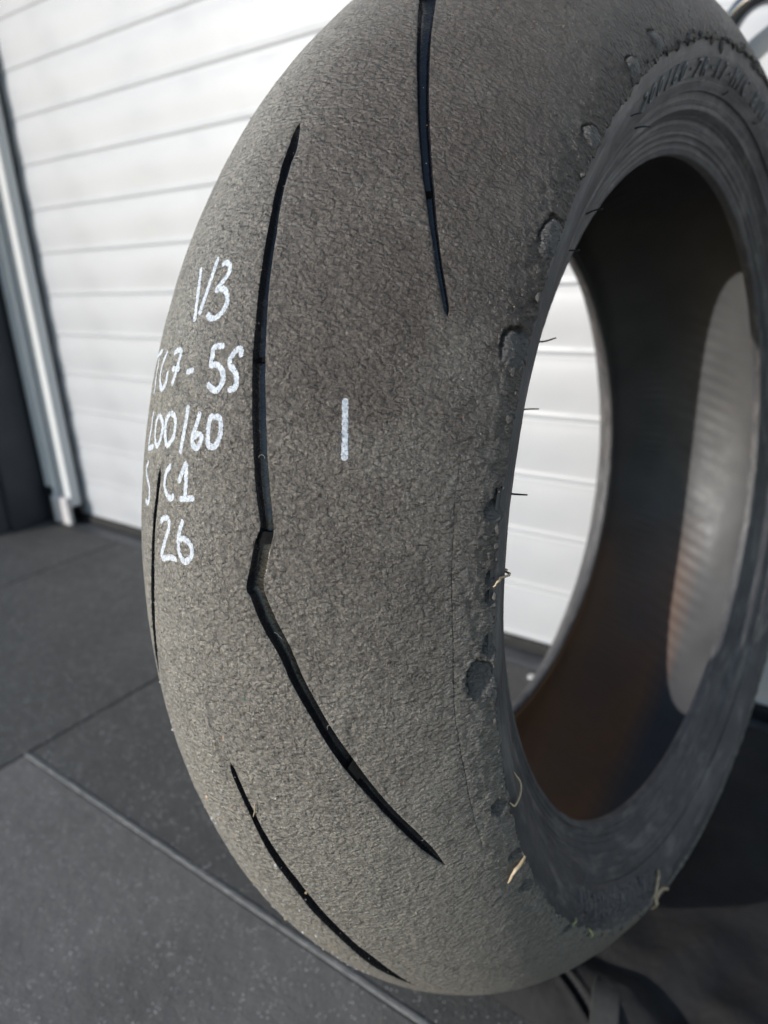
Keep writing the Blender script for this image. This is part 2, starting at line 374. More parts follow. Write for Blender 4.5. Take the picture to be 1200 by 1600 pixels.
DATA = {"A":[[-113.904,15.72,-113.904,15.72],[-113.328,14.86,-113.284,17.34],[-111.849,15.34,-111.793,19.76],[-110.574,15.93,-110.532,20.22],[-109.429,17.15,-109.403,21.05],[-108.13,18.17,-108.117,22.0],[-106.961,19.36,-106.959,23.11],[-105.285,20.92,-105.299,25.12],[-103.619,22.49,-103.647,26.73],[-102.041,23.93,-102.08,28.15],[-100.458,25.43,-100.51,29.91],[-98.945,26.72,-99.009,31.52],[-97.413,27.96,-97.489,33.08],[-95.233,30.15,-95.32,35.36],[-93.272,32.11,-93.369,37.51],[-91.32,34.04,-91.419,39.44],[-89.366,35.97,-89.466,41.4],[-87.917,37.66,-88.012,42.85],[-86.849,38.73,-86.821,43.95],[-85.884,36.96,-86.001,43.43],[-84.296,35.24,-84.419,41.95],[-82.811,33.65,-83.069,40.63],[-82.175,35.44,-82.333,41.73],[-80.419,39.46,-80.774,45.44],[-78.454,45.48,-79.128,49.92],[-76.503,49.46,-76.996,53.98],[-74.305,54.72,-74.933,58.52],[-72.098,59.48,-72.726,63.47],[-69.978,64.36,-70.711,68.37],[-67.553,70.81,-68.263,73.85],[-66.492,73.54,-66.958,76.79],[-64.561,78.2,-64.947,81.6],[-62.488,82.91,-62.928,86.32],[-60.115,88.12,-60.453,90.91],[-57.957,93.61,-57.957,93.61]],"B":[[-129.424,23.63,-130.416,37.6],[-127.599,30.01,-128.46,39.93],[-126.409,34.58,-126.993,40.57],[-125.838,35.77,-126.12,42.37],[-123.099,42.66,-123.41,47.95],[-120.198,49.58,-120.518,54.15],[-117.639,55.7,-117.948,59.74],[-115.312,61.03,-115.614,64.84],[-112.781,66.94,-113.071,70.54],[-111.365,70.27,-111.64,73.7],[-109.964,73.86,-110.205,76.9],[-108.263,77.95,-108.465,80.56],[-106.611,82.05,-106.78,84.3],[-104.939,85.92,-105.093,88.07],[-103.65,89.07,-103.785,91.02],[-102.782,91.12,-102.899,92.88],[-102.334,92.98,-102.334,92.98]],"C":[[-69.527,15.79,-69.527,15.79],[-68.71,14.9,-68.967,17.62],[-67.465,15.84,-67.745,18.84],[-66.217,17.0,-66.594,20.0],[-64.729,18.59,-65.071,21.85],[-62.388,19.97,-62.889,23.91],[-60.324,21.56,-61.042,26.37],[-58.311,24.24,-59.072,29.37],[-56.182,26.4,-57.036,31.61],[-54.181,28.06,-55.043,33.51],[-51.956,30.74,-52.755,36.09],[-48.892,33.32,-49.898,38.91],[-43.868,35.66,-45.196,42.6],[-37.821,42.11,-37.821,42.11]],"D":[[-89.958,-15.86,-89.958,-15.86],[-88.827,-18.35,-88.88,-15.02],[-87.47,-19.82,-87.54,-16.43],[-85.614,-22.22,-85.715,-18.48],[-82.986,-25.08,-83.148,-20.66],[-80.446,-28.57,-80.708,-23.02],[-77.713,-32.78,-78.104,-26.21],[-74.629,-38.83,-75.276,-30.2],[-71.936,-38.53,-71.936,-38.53]],"E":[[-105.75,-46.24,-105.75,-46.24],[-105.0,-47.0,-105.263,-50.34],[-103.65,-47.0,-103.963,-51.15],[-102.15,-47.77,-101.723,-37.97],[-100.65,-48.53,-100.65,-48.53]],"scratch":[[-93.972,106.79],[-90.238,106.87],[-85.031,107.66],[-81.591,108.37],[-76.938,108.82],[-72.501,108.75],[-67.507,109.8],[-60.97,110.45],[-57.643,110.11]],"marks":[["V",[[[-103.503,-11.57],[-101.71,-8.38],[-99.539,-5.58]],[[-103.982,-0.6],[-102.513,-1.32],[-101.203,-2.4],[-99.968,-3.29]]]],["3",[[[-103.279,2.92],[-103.491,4.34],[-103.289,7.22],[-102.785,8.08],[-102.275,6.59],[-101.745,3.98],[-101.581,4.06],[-101.649,7.41],[-101.213,10.33],[-100.572,11.06],[-99.941,9.24],[-99.668,5.56],[-99.845,2.71],[-100.112,1.58]]]],["T",[[[-97.829,-48.0],[-97.981,-31.63]],[[-97.615,-37.32],[-96.09,-36.36],[-94.801,-35.39]]]],["G",[[[-97.79,-24.01],[-97.066,-27.78],[-96.121,-29.28],[-95.403,-26.79],[-95.101,-23.37],[-95.476,-19.92],[-96.008,-19.74],[-96.347,-20.13]]]],["7",[[[-97.476,-16.83],[-97.676,-14.25],[-97.571,-10.73],[-96.922,-11.21],[-96.211,-12.05],[-95.275,-13.81]],[[-96.438,-16.0],[-96.389,-9.3]]]],["-",[[[-96.144,-3.89],[-96.265,0.92]]]],["5",[[[-97.883,14.89],[-97.773,9.7],[-97.244,9.77],[-96.626,9.95],[-96.669,12.61],[-96.293,15.97],[-95.694,17.2],[-95.196,15.97],[-95.029,14.29],[-95.219,11.38],[-95.485,9.78]]]],["S",[[[-97.217,23.56],[-97.726,22.67],[-97.584,20.51],[-97.049,18.82],[-96.687,19.3],[-96.289,21.98],[-95.759,23.25],[-95.273,22.96],[-95.116,19.9]]]],["2",[[[-93.588,-31.48],[-92.257,-31.49],[-90.997,-33.56],[-91.091,-24.53]]]],["0",[[[-93.324,-21.91],[-92.675,-17.0],[-91.757,-17.19],[-91.12,-20.43],[-91.72,-24.2],[-92.738,-24.85],[-93.324,-21.91]]]],["0",[[[-93.486,-11.19],[-93.091,-7.03],[-91.985,-6.41],[-91.277,-10.86],[-91.932,-13.69],[-92.912,-14.18],[-93.486,-11.19]]]],["/",[[[-94.011,0.76],[-92.629,0.51],[-90.796,-0.84]]]],["6",[[[-93.632,8.24],[-92.688,6.8],[-91.887,5.69],[-91.465,6.41],[-91.313,8.42],[-91.728,10.18],[-92.083,10.15],[-92.203,8.22],[-91.895,6.33]]]],["0",[[[-93.383,15.17],[-93.315,18.19],[-92.628,19.36],[-92.062,19.06],[-91.545,17.37],[-91.572,14.35],[-92.197,13.53],[-92.973,13.35],[-93.336,14.11],[-93.387,15.44]]]],["S",[[[-89.972,-30.22],[-89.396,-34.74],[-88.79,-31.34],[-88.213,-27.21],[-87.585,-26.65],[-87.024,-28.54],[-87.122,-33.47]]]],["C",[[[-90.024,-6.45],[-89.416,-9.9],[-88.652,-10.71],[-88.082,-8.96],[-87.808,-5.77],[-88.047,-3.06]]]],["1",[[[-88.903,-0.5],[-89.588,1.21],[-90.236,3.3],[-89.196,3.89],[-88.143,3.79]],[[-87.894,0.41],[-88.105,9.27]]]],["2",[[[-86.044,-13.48],[-86.395,-10.11],[-86.406,-6.52],[-85.806,-6.4],[-84.808,-9.47],[-83.643,-12.08],[-83.851,-5.61],[-83.808,-0.84]]]],["6",[[[-86.597,3.19],[-85.696,1.04],[-84.709,0.36],[-84.074,1.77],[-83.854,4.52],[-84.245,7.83],[-84.788,8.78],[-85.245,6.54],[-85.352,3.54],[-85.177,1.09]]]],["|",[[[-95.521,64.13],[-93.517,65.65],[-91.582,66.85]]]]],"pits":[[-122.977,122.1,26,30],[-140.398,120.64,34,30],[-134.053,121.1,26,30],[-111.817,123.01,26,55],[-101.798,120.79,31,46],[-90.056,126.45,22,26],[-89.005,123.86,26,24],[-83.55,125.31,18,22],[-81.951,125.12,16,20],[-77.711,124.92,18,30],[-74.914,120.7,34,50],[-61.493,122.09,22,24],[-54.525,123.02,20,18],[-49.093,122.12,22,22],[-34.519,123.29,22,20],[-147.756,126.51,14,14],[-159.139,128.5,14,16]],"whisk":[[-131.84,139.43,5.0,-0.75],[-137.69,155.36,7.5,-0.2],[-126.38,171.8,8.0,-0.05],[-118.24,165.53,6.5,-0.15],[-109.05,181.57,8.0,-0.1],[-100.2,181.25,8.0,-0.1],[-90.45,142.71,8.0,-0.05],[-166.13,148.54,4.0,0.2],[-180.07,147.92,4.5,-0.05]],"grass":[[[-81.823,175.62],[-83.559,131.07],[-82.986,124.34]],[[-62.713,137.31],[-60.597,139.11],[-60.375,129.49],[-61.171,127.44]],[[-53.746,127.74],[-53.494,122.84],[-53.298,119.52],[-51.888,115.05]],[[0.317,141.43],[-2.156,135.54],[-3.686,128.42]],[[3.45,123.66],[-0.378,129.62],[-2.741,127.01],[-1.65,116.81]],[[-33.19,130.65],[-34.305,126.11]],[[-28.054,127.88],[-27.023,124.04]],[[-66.502,23.99],[-65.807,23.14],[-65.012,20.77]]]}
KU = .30                       # metres per radian used for flat coordinates
PITS = DATA['pits']
def height(th, s):
    """real relief of the worn surface"""
    u = th*KU; sh_ = np.clip((s-.100)/.020, 0, 1)
    h = .00010*fbm(u*230, s*230, 3, 3)+.00030*fbm(u*45, s*45, 8, 2)*.6
    tear = fbm(u*420+.4*s*420, s*520, 11, 3)
    h = h+sh_**2*.00018*tear
    band = np.clip((s-.1195)/.005, 0, 1)
    h = h+band*(.00045*np.abs(fbm(u*260, s*330, 21, 3))-.0003)
    for t0, s0, w, hh in PITS:
        du = (th-math.radians(t0))*.262; dsx = s-s0/1000
        a = hh*.00031*.55; b = w*.00034*.55
        q = np.sqrt((du/a)**2+(dsx/b)**2)+.14*fbm(du*500+t0, dsx*500, 31, 2)
        inside = np.clip((1-q)/.07, 0, 1)
        lop = np.clip(-(du/a+dsx/b)*.9-.1, 0, 1)
        trench = np.exp(-((q-.98)/.09)**2)*(.0030 if t0 < -100 else .0034)*lop       # gap torn open behind the piece
        if t0 < -100:                                                                # rubber bead standing proud
            h = h*(1-inside*.8)+inside*(.0009*np.clip(1-q*q, 0, 1)+.0006*np.clip(.4-dsx/b, 0, 1)*np.clip((1-q)/.3, 0, 1))-trench
        else:                                                                        # torn out hollow
            ramp = np.clip(.42-.55*du/a-.48*dsx/b, -.22, 1.2)
            h = h*(1-inside*.75)-inside*ramp*.0026-trench*.7
    return h
def fresh(th, s):
    f = 0*th
    for t0, s0, w, hh in PITS:
        du = (th-math.radians(t0))*.262; dsx = s-s0/1000; q = np.sqrt((du/(hh*.00031*.55))**2+(dsx/(w*.00034*.55))**2)+.14*fbm(du*500+t0, dsx*500, 31, 2); f = np.maximum(f, np.clip((1-q)/.07, 0, 1))
    return f
# --- grooves: outlines in flat coordinates
def groove_outline(pairs, n=7, jit=.00010):
    L = np.array([[math.radians(a)*KU, b/1000] for a, b, _, _ in pairs]); Rr = np.array([[math.radians(c)*KU, d/1000] for _, _, c, d in pairs])
    L, Rr = catmull(L, n), catmull(Rr, n)
    k = np.arange(len(L)); w = np.hypot(*(Rr-L).T)
    for P, sd_ in ((L, 1), (Rr, 2)):
        j = np.array([fbm(np.array(i*.9), np.array(sd_*3.3), 41, 2) for i in k])*jit*np.clip(w/.002, 0, 1)
        P[:, 1] += j; P[:, 0] += j*.5
    return L, Rr
GR = {k: groove_outline(DATA[k]) for k in 'ABCD'}
def shifted(k, dth, mirror=False):
    P = [[a+dth, (-b if mirror else b), c+dth, (-d if mirror else d)] for a, b, c, d in DATA[k]]
    if mirror: P = [[c, d, a, b] for a, b, c, d in P]
    return groove_outline(P, 4)
# the same pattern continues round the casing, out of sight
EXTRA = [shifted('A', 120), shifted('A', 240 if False else 235), shifted('C', 118), shifted('A', 60, True), shifted('A', 180, True)]
sc = DATA['scratch']; scL = catmull([[math.radians(a)*KU, b/1000] for a, b in sc], 8)
wsc = .00012*np.sin(np.linspace(0, math.pi, len(scL)))**.5+1e-6
scL[:, 1] += .0003*fbm(np.arange(len(scL))*.35, np.zeros(len(scL)), 51, 2)
GR['scratch'] = (scL-np.stack([0*wsc, wsc], 1), scL+np.stack([0*wsc, wsc], 1))
def poly_of(L, Rr): 
    P = np.vstack([L, Rr[::-1]]); keep = [0]
    for i in range(1, len(P)):
        if np.hypot(*(P[i]-P[keep[-1]])) > 2e-5: keep.append(i)
    if np.hypot(*(P[keep[-1]]-P[0])) < 2e-5: keep.pop()
    return P[keep]
def inpoly(Q, P):
    m = np.zeros(len(Q), bool); bb = (Q >= P.min(0)).all(1) & (Q <= P.max(0)).all(1); q = Q[bb]; c = np.zeros(len(q), bool)
    a = P; b = np.roll(P, -1, 0)
    for (x1, y1), (x2, y2) in zip(a, b):
        if y1 == y2: continue
        cr = ((y1 > q[:, 1]) != (y2 > q[:, 1])) & (q[:, 0] < (x2-x1)*(q[:, 1]-y1)/(y2-y1)+x1); c ^= cr
    m[bb] = c; return m
def dist_poly(Q, P, lim):
    D = np.full(len(Q), 9.); bb = (Q >= P.min(0)-lim).all(1) & (Q <= P.max(0)+lim).all(1); q = Q[bb]; d = np.full(len(q), 9.)
    for a, b in zip(P, np.roll(P, -1, 0)):
        e = b-a; t = np.clip(((q-a)@e)/max(e@e, 1e-16), 0, 1); d = np.minimum(d, np.hypot(*(q-a-t[:, None]*e).T))
    D[bb] = d; return D
T0, T1 = R(-188), R(20)
def tread_zone(t0, t1, grooves, step, fine):
    u0, u1 = t0*KU, t1*KU
    pts = []
    def grid(sa, sb, st):
        nu = int((u1-u0)/st); ns = max(1, int(round((sb-sa)/st)))
        uu, ss = np.meshgrid(u0+(u1-u0)*(np.arange(1, nu)/nu), sa+(sb-sa)*((np.arange(ns)+.5)/ns), indexing='ij')
        g = np.stack([uu.ravel(), ss.ravel()], 1); g += rng.uniform(-.3, .3, g.shape)*st*.6; return g
    for sa, sb, st in fine: pts.append(grid(sa, sb, st*step))
    if step == 1:
        for t_, s_, w_, h_ in PITS:
            a_, b_ = h_*.00031*.7, w_*.00034*.7; uc = R(t_)*KU; nn_ = max(6, int(2*a_/.00034)); mm_ = max(6, int(2*b_/.00034))
            uu, ss = np.meshgrid(np.linspace(uc-a_*KU/.262, uc+a_*KU/.262, nn_), np.linspace(s_/1000-b_, s_/1000+b_, mm_), indexing='ij')
            g = np.stack([uu.ravel(), ss.ravel()], 1); g += rng.uniform(-.3, .3, g.shape)*.0003; pts.append(g[g[:, 1] < SM-.0002])
    edge = np.linspace(u0, u1, int((u1-u0)/(.0007*step)))
    top = np.stack([edge, np.full_like(edge, SM)], 1); skirt = np.stack([edge, np.full_like(edge, SM+.0006)], 1)
    bot = np.stack([edge[::6], np.full_like(edge[::6], -SM)], 1)
    sides = []
    for u in (u0, u1):
        ss = np.linspace(-SM, SM+.0006, 100)[1:-1]; sides.append(np.stack([np.full_like(ss, u), ss], 1))
    G = np.vstack(pts+[top, skirt, bot]+sides); H = np.zeros(len(G)); 
    polys = [poly_of(*g) for g in grooves]; keep = np.ones(len(G), bool)
    for P in polys: keep &= dist_poly(G, P, .0012) > .0009
    for P in polys: keep &= ~inpoly(G, P)
    G = G[keep]; flag = np.zeros(len(G)); edges = []
    for P in polys:
        area = .5*np.sum(P[:, 0]*np.roll(P[:, 1], -1)-np.roll(P[:, 0], -1)*P[:, 1])
        t = np.roll(P, -1, 0)-np.roll(P, 1, 0); t /= np.maximum(np.hypot(*t.T), 1e-9)[:, None]
        nn = np.stack([t[:, 1], -t[:, 0]], 1)*(1 if area > 0 else -1); O = P+nn*.00045
        O = O[dist_poly(O, P, .001) > .0003]
        n0 = len(G); G = np.vstack([G, P, O]); flag = np.concatenate([flag, np.full(len(P), .2 if np.ptp(P[:, 0]) > .05 and abs(area) < 1e-4 and P[:, 1].min() > .09 else 1.), np.zeros(len(O))])
        edges += [(n0+i, n0+(i+1) % len(P)) for i in range(len(P))]
    r = delaunay_2d_cdt([Vector(map(float, g)) for g in G], edges, [], 0, 1e-7, True)
    V = np.array([(v.x, v.y) for v in r[0]]); F = np.array(r[2]); orig = r[3]
    fl = np.array([max((flag[i] for i in o), default=0) for o in orig])
    cen = V[F].mean(1); k = np.ones(len(F), bool)
    for P in polys: k &= ~inpoly(cen, P)
    F = F[k]
    th, s = V[:, 0]/KU, V[:, 1].copy()
    isk = s > SM+.0003; s = np.minimum(s, SM)
    wgt = np.clip((s-.108)/(SM-.108), 0, 1)**2                      # ragged outer edge
    rag = .0019*fbm(th*60, th*0+.5, 61, 3)+.0009*fbm(th*260, th*0+2.5, 62, 3)
    s2 = s+wgt*(rag+.0006)
    h = height(th, s2); endw = np.clip(np.minimum(th-t0, t1-th)/R(2), 0, 1); h = h*endw
    h = np.where(isk, -.0030, h); h = h-fl*.00028
    h = np.where(s2 < -.1, h*.5, h)
    a, b, c = V[F[:, 0]], V[F[:, 1]], V[F[:, 2]]
    cr = (b[:, 0]-a[:, 0])*(c[:, 1]-a[:, 1])-(b[:, 1]-a[:, 1])*(c[:, 0]-a[:, 0])
    F[cr < 0] = F[cr < 0][:, ::-1]
    X = surf(th, s2, h); return X, F[:, ::-1], np.stack([V[:, 0], V[:, 1]], 1), fresh(th, s2)*(~isk)
X1, F1, U1, A1 = tread_zone(T0, T1, list(GR.values()), 1, [(-SM, -.065, .006), (-.065, -.03, .003), (-.03, .104, .0017), (.104, SM, .00085)])
X2, F2, U2, A2 = tread_zone(T1, T0+2*math.pi, EXTRA, 2.5, [(-SM, .104, .003), (.104, SM, .0014)])
tread = uvmesh('tread', np.vstack([X1, X2]), np.vstack([F1, F2+len(X1)]), np.vstack([U1, U2]), MT, tyre)
_at = tread.data.attributes.new('fresh', 'FLOAT', 'POINT'); _at.data.foreach_set('value', np.concatenate([A1, A2]).astype(np.float32))
# orientation check
me = tread.data
c = np.array(me.polygons[1000].center)-OFF; nrm = np.array(me.polygons[1000].normal)
if nrm[1]*c[1]+nrm[2]*c[2] < 0: me.flip_normals()
# groove channels
CS = [(0, 0), (.02, .10), (.06, .45), (.11, .80), (.19, .95), (.32, 1.0), (.5, 1.01), (.68, 1.0), (.81, .95), (.89, .80), (.94, .45), (.98, .10), (1, 0)]
def groove_mesh(name, L, Rr, dmax=.0042, k=.80):
    n = len(L); w = np.hypot(*(Rr-L).T); D = np.minimum(dmax, w*k); V, UV = [], []
    for t, d in CS:
        p = L*(1-t)+Rr*t; th = p[:, 0]/KU; hb = height(th, p[:, 1])
        V.append(surf(th, p[:, 1], hb-.00028-d*D)); UV.append(p)
    V = np.stack(V, 1).reshape(-1, 3); UV = np.stack(UV, 1).reshape(-1, 2); q = len(CS); F = []
    for i in range(n-1):
        for j in range(q-1): F.append((i*q+j, i*q+j+1, (i+1)*q+j+1, (i+1)*q+j))
    return uvmesh(name, V, F, UV, MGROOVE, tyre)
gobj = {}
for k, g in GR.items(): gobj[k] = groove_mesh('groove' if k != 'scratch' else 'hairline_cut', *g)
for g in EXTRA: groove_mesh('groove', *g)
gobj['A']['label'] = 'long kinked groove curving down the middle of the tread'
gobj['B']['label'] = 'straight groove running down from the top of the tread'
gobj['C']['label'] = 'thin curved groove low on the tread'
gobj['D']['label'] = 'thin groove beside the writing at the far edge of the tread'
def wear_bar(key, f, ln, dep=.0011):
    L, Rr = GR[key]; i = int(f*len(L)); j = i+1
    while np.hypot(*(L[j]-L[i])) < ln: j += 1
    idx = [i, j]; V = []
    for a, z in ((0, .004), (0, 0), (1, 0), (1, .004)):
        for t in (.03, .5, .97):
            p = L[idx[a]]*(1-t)+Rr[idx[a]]*t; V.append(surf(p[0]/KU, p[1], -.0003-dep-z+(.0002 if t == .5 else 0)))
    F = []
    for r in range(3):
        for c_ in range(2): F.append((r*3+c_, r*3+c_+1, (r+1)*3+c_+1, (r+1)*3+c_))
    o = mesh('wear_bar', V, F, MWB, gobj[key], False)
MWB = simple('wear_bar_rubber', (.005, .005, .0055), (.008, .008, .008), 300, .85, .15, 900, .0002)
nA = len(DATA['A'])-1
wear_bar('A', 18.35/nA, .0045); wear_bar('A', 28.05/nA, .0048, .0009); wear_bar('A', 12.0/nA, .0012, .0026)
wear_bar('B', .60, .002, .0022)

# --- sidewalls and beads
def lathe(name, prof, mat, mir=1, nt=720, hf=None, t0=0, closed=True):
    """prof: list of s positions on the outer profile"""
    th = np.linspace(0, 2*math.pi, nt, endpoint=False); TT, SS_ = np.meshgrid(th, prof, indexing='ij')
    h = hf(TT, SS_) if hf else 0
    V = surf(TT, SS_, h, mir).reshape(-1, 3); q = len(prof); F = []
    for i in range(nt):
        a, b = i*q, ((i+1) % nt)*q
        for j in range(q-1):
            f = (a+j, b+j, b+j+1, a+j+1); F.append(f if mir > 0 else f[::-1])
    UV = np.stack([(TT-math.pi*(TT > math.pi)*2)*.24, SS_], -1).reshape(-1, 2)
    return uvmesh(name, V, F, UV, mat, tyre)
def th_w(th): return (th+math.pi) % (2*math.pi)-math.pi
def side_h(th, s):
    h = -.0014*np.clip((.134-s)/.008, 0, 1)
    g = lambda c, w, a: a*np.exp(-((s-c)/w)**2)
    h = h+g(.1500, .00040, .00095)+.0009*np.clip((.1500-s)/.0006, 0, 1)*np.clip((s-.1300)/.01, 0, 1)
    h = h+g(.1590, .0012, .0010)+.0008*np.clip((.1625-s)/.0006, 0, 1)*np.clip((s-.152)/.003, 0, 1)+g(.1655, .0009, -.0008)
    low_ = np.clip((th_w(th)+.62)/.08, 0, 1)*np.clip((.06-th_w(th))/.08, 0, 1)*np.clip((s-.1285)/.002, 0, 1)*np.clip((.1475-s)/.002, 0, 1)     # torn rubber at the foot
    h = h+low_*(.0007*fbm(th*75, s*700, 75, 3)+.0004*fbm(th*30, s*200, 76, 2))
    h = h+.00012*fbm(th*40, s*300, 71, 2)+.00025*fbm(th*6, s*90, 72, 2)
    return h
def bead_h(th, s): 
    g = lambda c, w, a: a*np.exp(-((s-c)/w)**2)
    return g(.1722, .0005, .0007)+g(.1758, .0005, .0010)+g(.1795, .0004, .0006)+.00010*fbm(th*50, s*300, 73, 2)
sp = np.concatenate([np.linspace(SM-.0020, .1485, 44), np.linspace(.1489, .1512, 10), np.linspace(.1518, .1680, 24)])
bp = np.linspace(.1680, _S[-1]-.0002, 50)
near_side = lathe('sidewall', sp, MSIDE, 1, 1500, side_h); near_side['label'] = 'near sidewall with raised size lettering'
lathe('sidewall', sp, MSIDE, -1, 480, side_h)
lathe('bead', bp, MSIDE, 1, 720, bead_h); lathe('bead', bp, MSIDE, -1, 720, bead_h)
# --- inner liner
ip = [(_sx[-1]+.0001, _sr[-1]-.0002), (.0650, .2205), (.0710, .2330), (.0770, .2480), (.0790, .2660), (.0690, .2850), (.0470, .3020), (.0220, .3115), (0, .3140)]
ip = ip+[(-x, r) for x, r in ip[-2::-1]]; ipc = catmull(ip, 8)
def liner():
    nt = 1400; th = np.linspace(0, 2*math.pi, nt, endpoint=False); q = len(ipc)
    x = np.tile(ipc[:, 0], (nt, 1)); r = np.tile(ipc[:, 1], (nt, 1)); TT = np.repeat(th[:, None], q, 1)
    w = np.exp(-((x-.052)/.016)**2)+np.exp(-((x+.052)/.016)**2)          # fine ribs left by the moulding bladder
    r = r-.00042*np.exp(-((np.abs(x)-.058)/.012)**2)*np.sin(TT*230+x*120+.6*fbm(TT*30, x*60, 83, 2))*(.6+.4*fbm(TT*25, x*20, 84, 2))-.0002*np.exp(-((x+.01)/.02)**2)*np.sin(TT*140+x*200)
    r = r+.0005*fbm(TT*5, x*30, 81, 2)
    V = np.stack([x, r*np.cos(TT), r*np.sin(TT)], -1).reshape(-1, 3)+OFF; F = []
    for i in range(nt):
        a, b = i*q, ((i+1) % nt)*q
        for j in range(q-1): F.append((a+j, b+j, b+j+1, a+j+1))
    UV = np.stack([(TT-math.pi*(TT > math.pi)*2)*.3, x], -1).reshape(-1, 2)
    return uvmesh('inner_liner', V, F, UV, MLINER, tyre)
liner()

# --- raised size lettering on the near sidewall
MCHAR = simple('raised_letter_rubber', (.15, .148, .155), (.19, .188, .195), 200, .5, .45, 900, .0001)
def lettering(text, th0, step, s_mid, hgt):
    for i, ch in enumerate(text):
        if ch == ' ': continue
        cu = bpy.data.curves.new('t', 'FONT'); cu.body = ch; cu.size = 1; cu.extrude = .5; cu.align_x = 'CENTER'; cu.resolution_u = 3; cu.offset = 0
        ob = bpy.data.objects.new('t', cu); C.objects.link(ob); bpy.context.view_layer.update()
        me = bpy.data.meshes.new_from_object(ob.evaluated_get(bpy.context.evaluated_depsgraph_get()))
        bpy.data.objects.remove(ob)
        co = np.array([v.co for v in me.vertices]); 
        if not len(co): continue
        th = R(th0+i*step)-co[:, 0]*.0108/.246; s = s_mid-(co[:, 1]-.35)*hgt/.70; z = np.where(co[:, 2] > 0, .00085, -.0004)
        P = surf(th, s, side_h(th, s)+z)
        for v, p_ in zip(me.vertices, P): v.co = Vector(p_)
        o = link('raised_character', me, MCHAR, tyre); me.flip_normals()
lettering('200/60\u00b7ZR\u00b717\u00b7M/C 80W', -136.0, -2.38, .1390, .0084)
# torn ribs low on the sidewall
def ribs():
    for k in range(17):
        t = -31+k*1.75+random.uniform(-.3, .3); w = random.uniform(.35, .62); s0 = .1335+random.uniform(-.001, .001); s1 = .1465+random.uniform(-.002, .0005)
        V, F = [], []; n = 10
        for i in range(n+1):
            s = s0+(s1-s0)*i/n; sk = .0*i
            for a, z in ((-1, -.0006), (-.7, .0009), (.6, .0015), (1, -.0006)):
                th = R(t+a*w+.5*math.sin(i*.5+k)*.3); e = min(1, min(i, n-i)/1.5)
                V.append(surf(th, s, float(side_h(np.array(th), np.array(s)))+z*e*random.uniform(.7, 1.2)))
        for i in range(n):
            for j in range(3): F.append((i*4+j, i*4+j+1, (i+1)*4+j+1, (i+1)*4+j))
        mesh('sidewall_rib', V, F, MSIDE, tyre)
ribs()
# --- rubber whiskers left by the mould vents
MWHISK = simple('whisker_rubber', (.012, .012, .013), (.02, .02, .02), 100, .45)
for t, s, ln, a in DATA['whisk']:
    th = R(t); p0 = surf(th, s/1000, -.0004 if s > 136 else -.0018); tg = np.array([0, -math.sin(th), math.cos(th)]); rd = np.array([0, math.cos(th), math.sin(th)])
    L = ln/1000; path = [p0+np.array([1, 0, 0])*L*f+tg*a*L*f**1.3+rd*(.0008*math.sin(f*3+t)) for f in np.linspace(0, 1.06, 7)]
    V, F = tube(path, list(np.linspace(.00042, .00030, 7)), 8); mesh('vent_whisker', V, F, MWHISK, tyre)
# --- rubber crumbs along the torn shoulder
def blob(name, th, s, a, b, hgt, mat, seed, lean=0):
    bm = bmesh.new(); bmesh.ops.create_icosphere(bm, subdivisions=2, radius=1); r2 = random.Random(seed); V = []
    ph_ = [r2.uniform(0, 6) for _ in range(6)]
    for v in bm.verts:
        x, y, z = v.co; k = 1+.22*math.sin(3*x+ph_[0])+.18*math.sin(4*y+ph_[1]+2*z)+.12*math.sin(7*z+ph_[2]+3*x)
        x, y, z = x*k*a, y*k*b, z*k*hgt; c_, s_ = math.cos(lean), math.sin(lean); x, y = x*c_-y*s_, x*s_+y*c_
        p = surf(th+x/.262, s+y, 0 if s+y < SM else float(side_h(np.array(th), np.array(s+y)))); q = surf(th+x/.262, s+y, .001); n_ = (q-p)/max(1e-9, np.linalg.norm(q-p)); v.co = Vector(p+n_*z)
    bmo(name, bm, mat, tyre, True)
for k in range(75):
    t = R(random.uniform(-178, 6)); big = random.random()**3
    blob('rubber_crumb', t, .1235+random.gauss(0, .0016)+.0012, .0006+.0020*big, .0005+.0010*big, .0005+.0006*big, MTORN, k, random.uniform(-.6, .6))
for t, s, a, b in ((-158.8, .1300, .0016, .0042), (-148.0, .1268, .0014, .0022), (-144.6, .1268, .0010, .0020), (-151, .1258, .0016, .0018), (-166, .1268, .004, .0020), (-172.5, .1270, .006, .0026), (-8, .1262, .003, .002), (-118.8, .1262, .0012, .0016)):
    blob('rubber_shred', R(t), s, a, b, .0014, MTORN, int(-t*10), .2)

